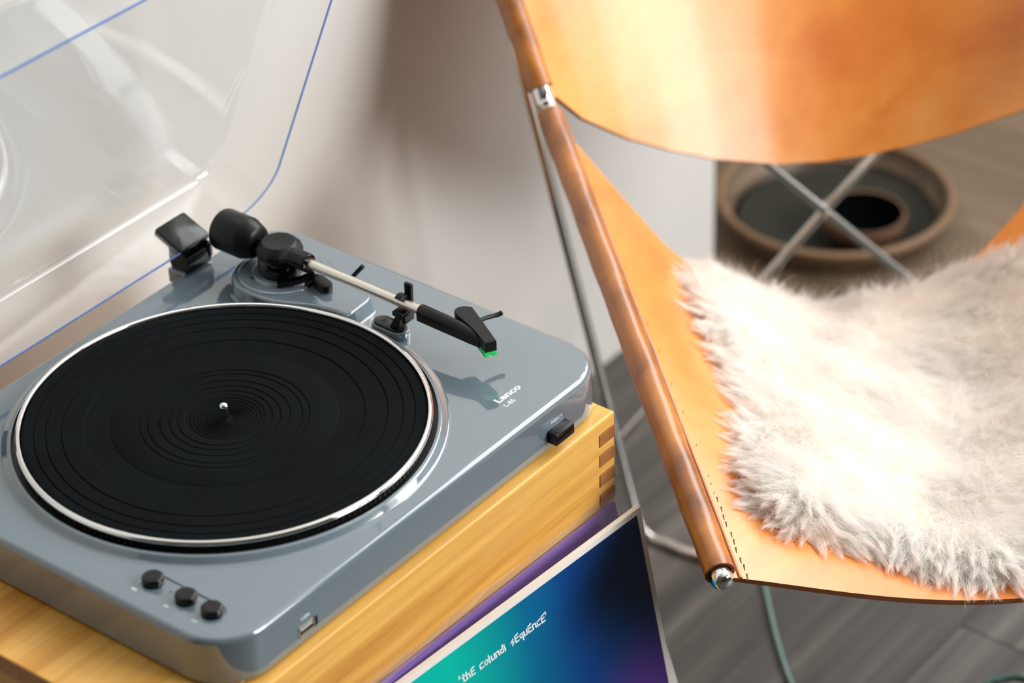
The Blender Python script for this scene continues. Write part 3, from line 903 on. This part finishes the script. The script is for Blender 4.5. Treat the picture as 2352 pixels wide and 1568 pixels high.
# seat sling
def seat_pt(u, v):
    s_ = math.sin(PI * min(1, max(0, u))) ** 1.15 if 0 < u < 1 else 0.0
    p = rail(v) + cc * (CW * u)
    return p - UP * ((51 + 165 * max(v, 0)) * s_)
def v_front(u): return .012 - .0 * u
def v_rear(u):
    e = min(u, 1 - u)
    return .965 - .62 * min(e, .17) - .10 * max(0, min(e - .17, .3))
NU, NV = 64, 48
verts = []; faces = []
for i in range(NU + 1):
    u = i / NU
    for j in range(NV + 1):
        v = v_front(u) + (v_rear(u) - v_front(u)) * j / NV
        p = seat_pt(u, v)
        wv_ = 1.3 * math.sin(9 * v + 5 * u) * math.sin(PI * u)
        verts.append(tuple(p + UP * wv_))
for i in range(NU):
    for j in range(NV):
        a = i * (NV + 1) + j
        faces.append((a, a + NV + 1, a + NV + 2, a + 1))
def sling(name, verts, faces, th):
    o = mesh_obj(name, verts, faces, 'leather', chair, angle=80)
    if o.data.polygons[len(o.data.polygons) // 2].normal.z < 0: o.data.flip_normals()
    o.data.materials.append(MAT['leather_edge'])
    md = o.modifiers.new('thickness', 'SOLIDIFY'); md.thickness = th; md.offset = -1; md.material_offset_rim = 1
    es = o.modifiers.new('edge', 'EDGE_SPLIT'); es.split_angle = math.radians(50); es.use_edge_sharp = False
    return o
sling('seat_sling', verts, faces, .0042)
# back sling: bottom edge follows the measured sag
BU = [0, .029, .08, .166, .252, .339, .46, .552, .635, .714, .792, .904, .96, 1.0]
BZ = [-2, -11.6, -41.6, -74.5, -98.3, -116.8, -132, -133.5, -128.9, -118.8, -104.9, -77.1, -46, -2]
verts = []; faces = []
NB = 30
for i in range(NU + 1):
    u = i / NU
    zb = float(np.interp(u, BU, BZ))
    bul = 4 * u * (1 - u)
    pb = jt + cc * (CW * u) + oo * (60 * bul) + UP * zb + (bd * (1 - u) + bd_r * u).normalized() * 13
    for j in range(NB + 1):
        t_ = 325.0 * j / NB
        dirb = bd * (1 - u) + bd_r * u
        dz = zb * (1 - j / NB) ** 1.3
        extra = (1 - math.exp(-t_ / 90.0)) * bul
        p = jt + cc * (CW * u) + dirb.normalized() * (13 + t_) + oo * (60 * bul + 18 * extra) + UP * (dz - 30 * extra * (t_ / 325))
        verts.append(tuple(p))
for i in range(NU):
    for j in range(NB):
        a = i * (NB + 1) + j
        faces.append((a, a + NB + 1, a + NB + 2, a + 1))
sling('back_sling', verts, faces, .0038)
# leather sleeves around the rails (hollow, open at the ends)
def sleeve(pts, r0, parent, name, wob=0.4):
    P = spline(pts, 10); P = [Vector(p) for p in P]; n = len(P); seg = 28; rin = r0 - 2.4
    def rings_of(rad, wobble):
        out = []
        for i in range(n):
            t = (P[min(i + 1, n - 1)] - P[max(i - 1, 0)]).normalized()
            a = (UP - t * UP.dot(t)).normalized(); b2 = t.cross(a)
            rr_ = [rad + (wobble * math.sin(i * .9 + j * .7) * math.sin(i * .37)) for j in range(seg)]
            out.append([tuple(P[i] + (a * math.cos(2 * PI * j / seg) + b2 * math.sin(2 * PI * j / seg)) * rr_[j]) for j in range(seg)])
        return out
    R1 = rings_of(r0, wob); R0 = rings_of(rin, 0)
    m_ = MB().loft(R1, False, False); o = m_.build(name, 'leather_sleeve', parent, angle=70)
    for k, sg in ((0, 1), (-1, -1)):
        t0 = (P[1] - P[0]).normalized() * 6 * sg
        MB().loft([R1[k], R0[k], [tuple(Vector(p) + t0) for p in R0[k]]], False, False).build('sleeve_edge', 'leather_edge', o, angle=60)
    return o
for side in (0, 1):
    off = cc * (CW * side); dirb = bd if side == 0 else bd_r
    sleeve([tuple(rail(v) + off) for v in (.018, .2, .4, .6, .8, .972)], 11.2, chair, 'seat_sleeve')
    sleeve([tuple(jt + off + dirb * t) for t in (15, 90, 170, 250, 325)], 11.2, chair, 'back_sleeve')
# stitches along the seam
st = MB()
ax_ = (jt - tip).normalized()
for k in range(60):
    v = .016 + .95 * k / 60
    if v > .20 and k % 4: continue
    fade = 1.0 if v < .17 else .5
    p = seat_pt(.0415 + .0012 * math.sin(k * 1.7), v + .002 * math.sin(k * 2.3)) + UP * .15
    L = 6.6 * fade; q = cc * (.6 * fade)
    d_ = ax_ * L * .5 + cc * .7
    st.add([tuple(p - d_ - q), tuple(p + d_ - q), tuple(p + d_ + q), tuple(p - d_ + q), tuple(p + UP * .35 - d_ * .6), tuple(p + UP * .35 + d_ * .6)],
           [(0, 1, 5, 4), (1, 2, 5), (2, 3, 4, 5), (3, 0, 4), (0, 3, 2, 1)])
o = st.build('seam_stitching', 'thread', chair, smooth=False); o['kind'] = 'stuff'
# seam ridge of the folded-over leather
MB().tube([tuple(seat_pt(.030, .012 + .95 * k / 24) + UP * .2) for k in range(25)], 1.5, 10).build('seam_fold', 'leather_sleeve', chair)
# rear leg bent into a floor runner
top_ = Vector((717.1, 314.5, 29.0)); bot_ = Vector((805.4, 250.7, -508.0))
legp = [tuple(jt + bd * 96), tuple(top_), tuple(top_ + (bot_ - top_) * .5), tuple(top_ + (bot_ - top_) * .93), (806.5, 243, -513), (808.5, 215, -515.2), (811, 186, -515.4), (835, 118, -515.4), (876, 38, -515.4), (922, -48, -515.4), (965, -122, -515.4)]
MB().tube(spline(legp, 8), 5.0, 20).build('leg_runner', 'chrome', chair, angle=60)
def mirror(p):   # across the middle plane of the chair
    q = Vector(p) - jt; c_ = q.dot(cc); o_ = q.dot(oo)
    return jt + cc * (CW - c_) + oo * o_ + UP * q.z
mb_ = mirror(legp[4])
legr = [tuple(mirror(p)) for p in legp[:5]] + [tuple(mb_ - oo * 25 - UP * 2), tuple(mb_ - oo * 70 - UP * 2.4), tuple(mb_ - oo * 110 - UP * 2.4)]
MB().tube(spline(legr, 8), 5.0, 20).build('leg_runner', 'chrome', chair, angle=60)
# crossed rods behind the seat
XC_ = (1027.2, 186.3, -234.3)
XA_ = (992.5, 219.8, -192.6)
XB_ = (1059.8, 154.9, -286.4)
XD_ = (1050.7, 163.7, -194.3)
XE_ = (1003.4, 209.3, -274.8)
Xc = Vector(XC_)
d1_ = (Vector(XB_) - Vector(XA_)).normalized()
d2_ = (Vector(XE_) - Vector(XD_)).normalized()
tf1 = (FLOOR + 5 - Xc.z) / d1_.z; tf2 = (FLOOR + 5 - Xc.z) / d2_.z
MB().tube([tuple(Xc + d1_ * -470 - oo * 4.4), tuple(Xc - oo * 4.4), tuple(Xc + d1_ * tf1 - oo * 4.4)], 4.4, 18).build('cross_rod', 'chrome', chair)
MB().tube([tuple(Xc + d2_ * -392 + oo * 4.4), tuple(Xc + oo * 4.4), tuple(Xc + d2_ * tf2 + oo * 4.4)], 4.4, 18).build('cross_rod', 'chrome', chair)
MB().tube([tuple(Xc - oo * 12), tuple(Xc - oo * 10.5), tuple(Xc + oo * 11)], [3.2, 4.6, 4.6], 18).build('pivot_bolt', 'chrome', chair)

# ================================================================== SHEEPSKIN
sk = empty('sheepskin', tuple(seat_pt(.5, .5)), 'long-haired cream white sheepskin spread over the leather seat', 'sheepskin')
poly = [(.205, .80), (.18, .71), (.17, .63), (.168, .53), (.172, .43), (.15, .35), (.122, .27), (.112, .20), (.118, .155), (.15, .13), (.19, .115), (.24, .12), (.285, .128), (.33, .095), (.38, .075), (.44, .062), (.52, .055),
        (.62, .06), (.75, .08), (.85, .12), (.9, .25), (.92, .45), (.9, .62), (.85, .72), (.78, .78), (.72, .82), (.65, .86), (.58, .885), (.5, .905), (.42, .91), (.35, .895), (.29, .87), (.24, .84)]
poly = [(p[0], p[1]) for p in spline([(a, b_, 0) for a, b_ in poly], 4, closed=True)]
pc = np.array(poly)
def seat_np(u, v):
    uu = np.clip(u, 0, 1)
    s_ = np.sin(PI * uu) ** 1.15
    base_ = np.array(tip)[None] + v[:, None] * np.array(jt - tip)[None] + (u * CW)[:, None] * np.array(cc)[None]
    base_[:, 2] -= (51 + 165 * np.maximum(v, 0)) * s_
    return base_
def pelt_h(u, v, edge):   # height of the wool cushion above the leather
    lump = 7 * np.sin(9 * u + 1.3) * np.sin(7 * v + .5) + 5 * np.sin(17 * u - 11 * v) + 3 * np.sin(29 * v + 13 * u)
    return 2 + (24 + lump) * np.clip(edge / .10, 0, 1) ** .7
def edge_dist(u, v):
    # signed distance (in u,v units, u stretched to the true proportions) to the outline, positive inside
    P = np.stack([u * .9, v], 1); Q = pc * np.array([.9, 1]); n = len(Q)
    best = np.full(len(P), 9.0); inside = np.zeros(len(P), bool); gx = np.zeros((len(P), 2))
    for i in range(n):
        a = Q[i]; b2 = Q[(i + 1) % n]; e = b2 - a; L = (e ** 2).sum()
        t = np.clip(((P - a) @ e) / L, 0, 1); d = P - (a + t[:, None] * e); dd = np.sqrt((d ** 2).sum(1))
        up_ = dd < best; best[up_] = dd[up_]; gx[up_] = -d[up_] / np.maximum(dd[up_], 1e-6)[:, None]
        cr = ((a[1] > P[:, 1]) != (b2[1] > P[:, 1])) & (P[:, 0] < (b2[0] - a[0]) * (P[:, 1] - a[1]) / (b2[1] - a[1] + 1e-12) + a[0])
        inside ^= cr
    return np.where(inside, best, -best), gx * np.where(inside, 1, -1)[:, None]
# pelt mesh: radial grid from the outline to its centre
cenuv = np.array([.52, .47]); rad = 26; ringn = len(poly)
pu = []; pv_ = []
for k in range(rad + 1):
    f = 1 - (k / rad) * .995
    q = cenuv + (pc - cenuv) * f
    pu += list(q[:, 0]); pv_ += list(q[:, 1])
pu = np.array(pu); pv_ = np.array(pv_)
ed, _ = edge_dist(pu, pv_); ed = np.maximum(ed, 0)
top = seat_np(pu, pv_); top[:, 2] += pelt_h(pu, pv_, ed) + 1.5
bot = seat_np(pu[:ringn], pv_[:ringn]); bot[:, 2] += .6
vs = [tuple(p) for p in top] + [tuple(p) for p in bot]
fs = []
for k in range(rad):
    for j in range(ringn):
        a = k * ringn + j; b2 = k * ringn + (j + 1) % ringn
        fs.append((a, b2, b2 + ringn, a + ringn))
fs.append(tuple(range(rad * ringn, (rad + 1) * ringn)))
nb0 = len(top)
for j in range(ringn): fs.append((nb0 + j, nb0 + (j + 1) % ringn, (j + 1) % ringn, j))
mesh_obj('pelt', vs, fs, 'pelt', sk, angle=80)

# wool: soft short wool over the middle, long tapering locks combed outwards along the rim
NP = 8
eps = 1e-3
def frame(u, v):
    du = (seat_np(u + eps, v) - seat_np(u - eps, v)); dv = (seat_np(u, v + eps) - seat_np(u, v - eps))
    nr = np.cross(du, dv); nr /= np.linalg.norm(nr, axis=1)[:, None]; nr *= np.sign(nr[:, 2])[:, None]
    return du / np.linalg.norm(du, axis=1)[:, None], dv / np.linalg.norm(dv, axis=1)[:, None], nr
def grow(u, v, ed, gr, nst, length, lift0, noise_, swirl_, curl_, spread_, tips_):
    n = len(u)
    Tu, Tv, nr = frame(u, v)
    roots = seat_np(u, v); roots[:, 2] += pelt_h(u, v, np.maximum(ed, 0))
    outw = gr[:, :1] * Tu + gr[:, 1:] * Tv
    near = np.clip(1 - ed / .12, 0, 1)[:, None]
    flow = outw * near + (-Tv * .55 + Tu * .25) * (1 - near * .55)
    flow = flow + swirl_ * (np.sin(u * 23 + 2.2 * np.sin(v * 13))[:, None] * Tu + np.sin(v * 21 + 2 * np.cos(u * 17))[:, None] * Tv) + rng.normal(0, noise_, (n, 3))
    flow /= np.linalg.norm(flow, axis=1)[:, None]
    sv = np.cross(flow, nr); sv /= np.linalg.norm(sv, axis=1)[:, None]
    guide = np.zeros((n, NP, 3)); pos = roots.copy(); guide[:, 0] = pos
    ph = rng.uniform(0, 6.28, n); curl = rng.uniform(.2, 1.0, n) * curl_
    lift = lift0 + rng.uniform(-.12, .18, (n, 1))
    for k in range(1, NP):
        t_ = k / (NP - 1)
        d_ = flow * (.6 + .7 * t_) + nr * np.maximum(lift * (1 - 1.25 * t_), -.25) + sv * (np.sin(ph + t_ * 4.6) * curl)[:, None]
        d_[:, 2] -= .14 * t_ * (.3 + near[:, 0])
        d_ /= np.linalg.norm(d_, axis=1)[:, None]
        pos = pos + d_ * (length / (NP - 1))[:, None]; guide[:, k] = pos
    m = n * nst
    g = np.repeat(guide, nst, axis=0)
    tt = np.linspace(0, 1, NP)[None, :, None]
    spread = rng.normal(0, 1, (m, 3)) * spread_
    tips = rng.normal(0, 1, (m, 3)) * (rng.choice([.55, 1.2, 3.2], m, p=[.62, .28, .10]) * tips_)[:, None]
    off = spread[:, None, :] * (1 - tt) ** 1.25 * np.array([1, 1, .45]) + tips[:, None, :] * tt ** 1.2
    fr = rng.uniform(14, 30, m); ph2 = rng.uniform(0, 6.28, m)
    wob = np.sin(fr[:, None] * np.linspace(0, .35, NP)[None] + ph2[:, None])[:, :, None] * rng.normal(0, .55, (m, 1, 3)) * tt
    P = g + off + wob
    return P[:, :1] + (P - P[:, :1]) * rng.uniform(.62, 1.06, m)[:, None, None]
# middle
u0 = rng.uniform(.08, .95, 13000); v0 = rng.uniform(.03, .95, 13000)
e0, g0 = edge_dist(u0, v0); kp = e0 > .012
u0, v0, e0, g0 = u0[kp], v0[kp], e0[kp], g0[kp]
P1 = grow(u0, v0, e0, g0, 13, rng.uniform(18, 30, len(u0)), .72, .22, .45, .45, 6.5, 3.0)
# rim locks, two overlapping rows
rows_ = []
for n_l, fmin, fmax, ln0, ln1, lf in ((300, .985, .999, 23, 37, .14), (300, .93, .97, 25, 40, .36), (300, .86, .92, 24, 38, .55)):
    pos_ = np.sort(rng.uniform(0, ringn, n_l)); i0 = pos_.astype(int) % ringn; tq = (pos_ - pos_.astype(int))[:, None]
    q = pc[i0] * (1 - tq) + pc[(i0 + 1) % ringn] * tq
    q = cenuv + (q - cenuv) * rng.uniform(fmin, fmax, n_l)[:, None]
    eq_, gq_ = edge_dist(q[:, 0], q[:, 1])
    rear = np.clip((q[:, 1] - .66) / .14, 0, 1)
    rows_.append(grow(q[:, 0], q[:, 1], np.maximum(eq_, 0), gq_, 64, rng.uniform(ln0, ln1, n_l) * (1 - .3 * rear) * np.where(q[:, 0] < .25, .8, 1.0), lf, .16, .30, .55, 4.4, 1.15))
P_ = np.concatenate([P1] + rows_)
n_s = len(P_)
# keep strands from sinking into the leather
rel = P_.reshape(-1, 3) - np.array(tip)
vv = rel @ np.array(oo) / float((jt - tip).dot(oo)); uu = (rel @ np.array(cc) - vv * float((jt - tip).dot(cc))) / CW
surf = seat_np(uu, vv)[:, 2] + .8
inside_seat = (vv > 0.0) & (vv < .96) & (uu > 0) & (uu < 1)
flatP = P_.reshape(-1, 3)
low = inside_seat & (flatP[:, 2] < surf)
flatP[low, 2] = surf[low] + rng.uniform(0, 2.0, low.sum())
P_ = flatP.reshape(n_s, NP, 3)
Pm = P_ / 1000.0; Pm[:, :, 2] -= FLOOR / 1000.0
inv = sk.matrix_world.inverted()
hc = bpy.data.hair_curves.new('wool')
hc.add_curves([NP] * n_s)
hc.attributes['position'].data.foreach_set('vector', Pm.astype(np.float32).ravel())
ra = hc.attributes.get('radius') or hc.attributes.new('radius', 'FLOAT', 'POINT')
rads = (0.00013 * (1 - .75 * np.linspace(0, 1, NP)[None] ** 1.5)) * rng.uniform(.8, 1.25, n_s)[:, None]
ra.data.foreach_set('value', rads.astype(np.float32).ravel())
hc.materials.append(MAT['fur'])
wo = bpy.data.objects.new('wool', hc); link(wo, sk); wo['kind'] = 'stuff'

# ================================================================== SMALL THINGS ON THE FLOOR
tc_ = [(880, 175, -516.6), (845, 140, -516.6), (807.1, 104.6, -516.6), (782.4, 82.8, -516.6), (753.7, 57.1, -516.6), (726.5, 30.7, -516.6), (706.1, 8.8, -516.6), (670, -40, -516.6), (650, -110, -516.6)]
tag(MB().tube(spline(tc_, 6), 2.1, 14).build('power_cord', 'teal', angle=60), 'pale teal cord running across the grey floor below the leather seat', 'cord')
gc_ = [(770, -190, -518), (785, -150, -518), (811.4, -134.3, -518), (821.8, -138.3, -518), (832.2, -146.4, -518), (837.2, -157.4, -518), (838, -200, -518), (815, -250, -518)]
tag(MB().tube(spline(gc_, 6), 1.9, 12).build('floor_cable', 'dark_green', angle=60), 'thin dark green cable curling on the floor at the bottom right', 'cable')

# shallow rattan basket with a pot, far behind the chair
BXC, BYC = 1415.0, 412.0
FLOOR_ = FLOOR; FLOOR_R = FLOOR + 5
bk = empty('round_basket', (BXC, BYC, FLOOR_R), 'wide shallow round brown basket on the floor behind the chair', 'basket')
MB().lathe([(118, FLOOR_R), (128, FLOOR_R + 16), (133, FLOOR_R + 32), (130, FLOOR_R + 32), (124, FLOOR_R + 18), (116, FLOOR_R + 12)], BXC, BYC, 64, True, False).build('basket_bowl', 'wicker', bk, angle=50)
MB().lathe([(112, FLOOR_R + 10), (100, FLOOR_R + 7), (.5, FLOOR_R + 6)], BXC - 6, BYC - 6, 64, False, True).build('basket_shade_disc', 'basket_shade', bk, angle=50)  # added dark disc standing in for the shade on the basket floor
rimp = [(BXC + 132 * math.cos(2 * PI * k / 64), BYC + 132 * math.sin(2 * PI * k / 64), FLOOR_R + 33) for k in range(65)]
MB().tube(rimp, 5.0, 14, False).build('basket_rim', 'rattan_rim', bk, angle=70)
PX, PY = 1392.0, 360.0
pt = empty('small_pot', (PX, PY, FLOOR_R + 12), 'small round brown pot with a black inside, standing in the round basket', 'pot')
MB().lathe([(36, FLOOR_R + 12.2), (46, FLOOR_R + 24), (49, FLOOR_R + 38), (47.5, FLOOR_R + 42), (44.5, FLOOR_R + 41)], PX, PY, 48, True).build('pot_wall', 'clay', pt, angle=60)
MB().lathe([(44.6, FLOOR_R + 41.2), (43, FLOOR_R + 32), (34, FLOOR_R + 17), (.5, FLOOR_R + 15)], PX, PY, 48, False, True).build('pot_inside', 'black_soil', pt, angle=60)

rug_o = round_rect(1245, 2450, -40, 1500, 12, 4)
tag(MB().prism(rug_o, FLOOR + .05, FLOOR + 5.0, 1.5).build('floor_rug', 'rug', angle=40), 'flat brown rug on the floor under the basket behind the chair', 'rug')
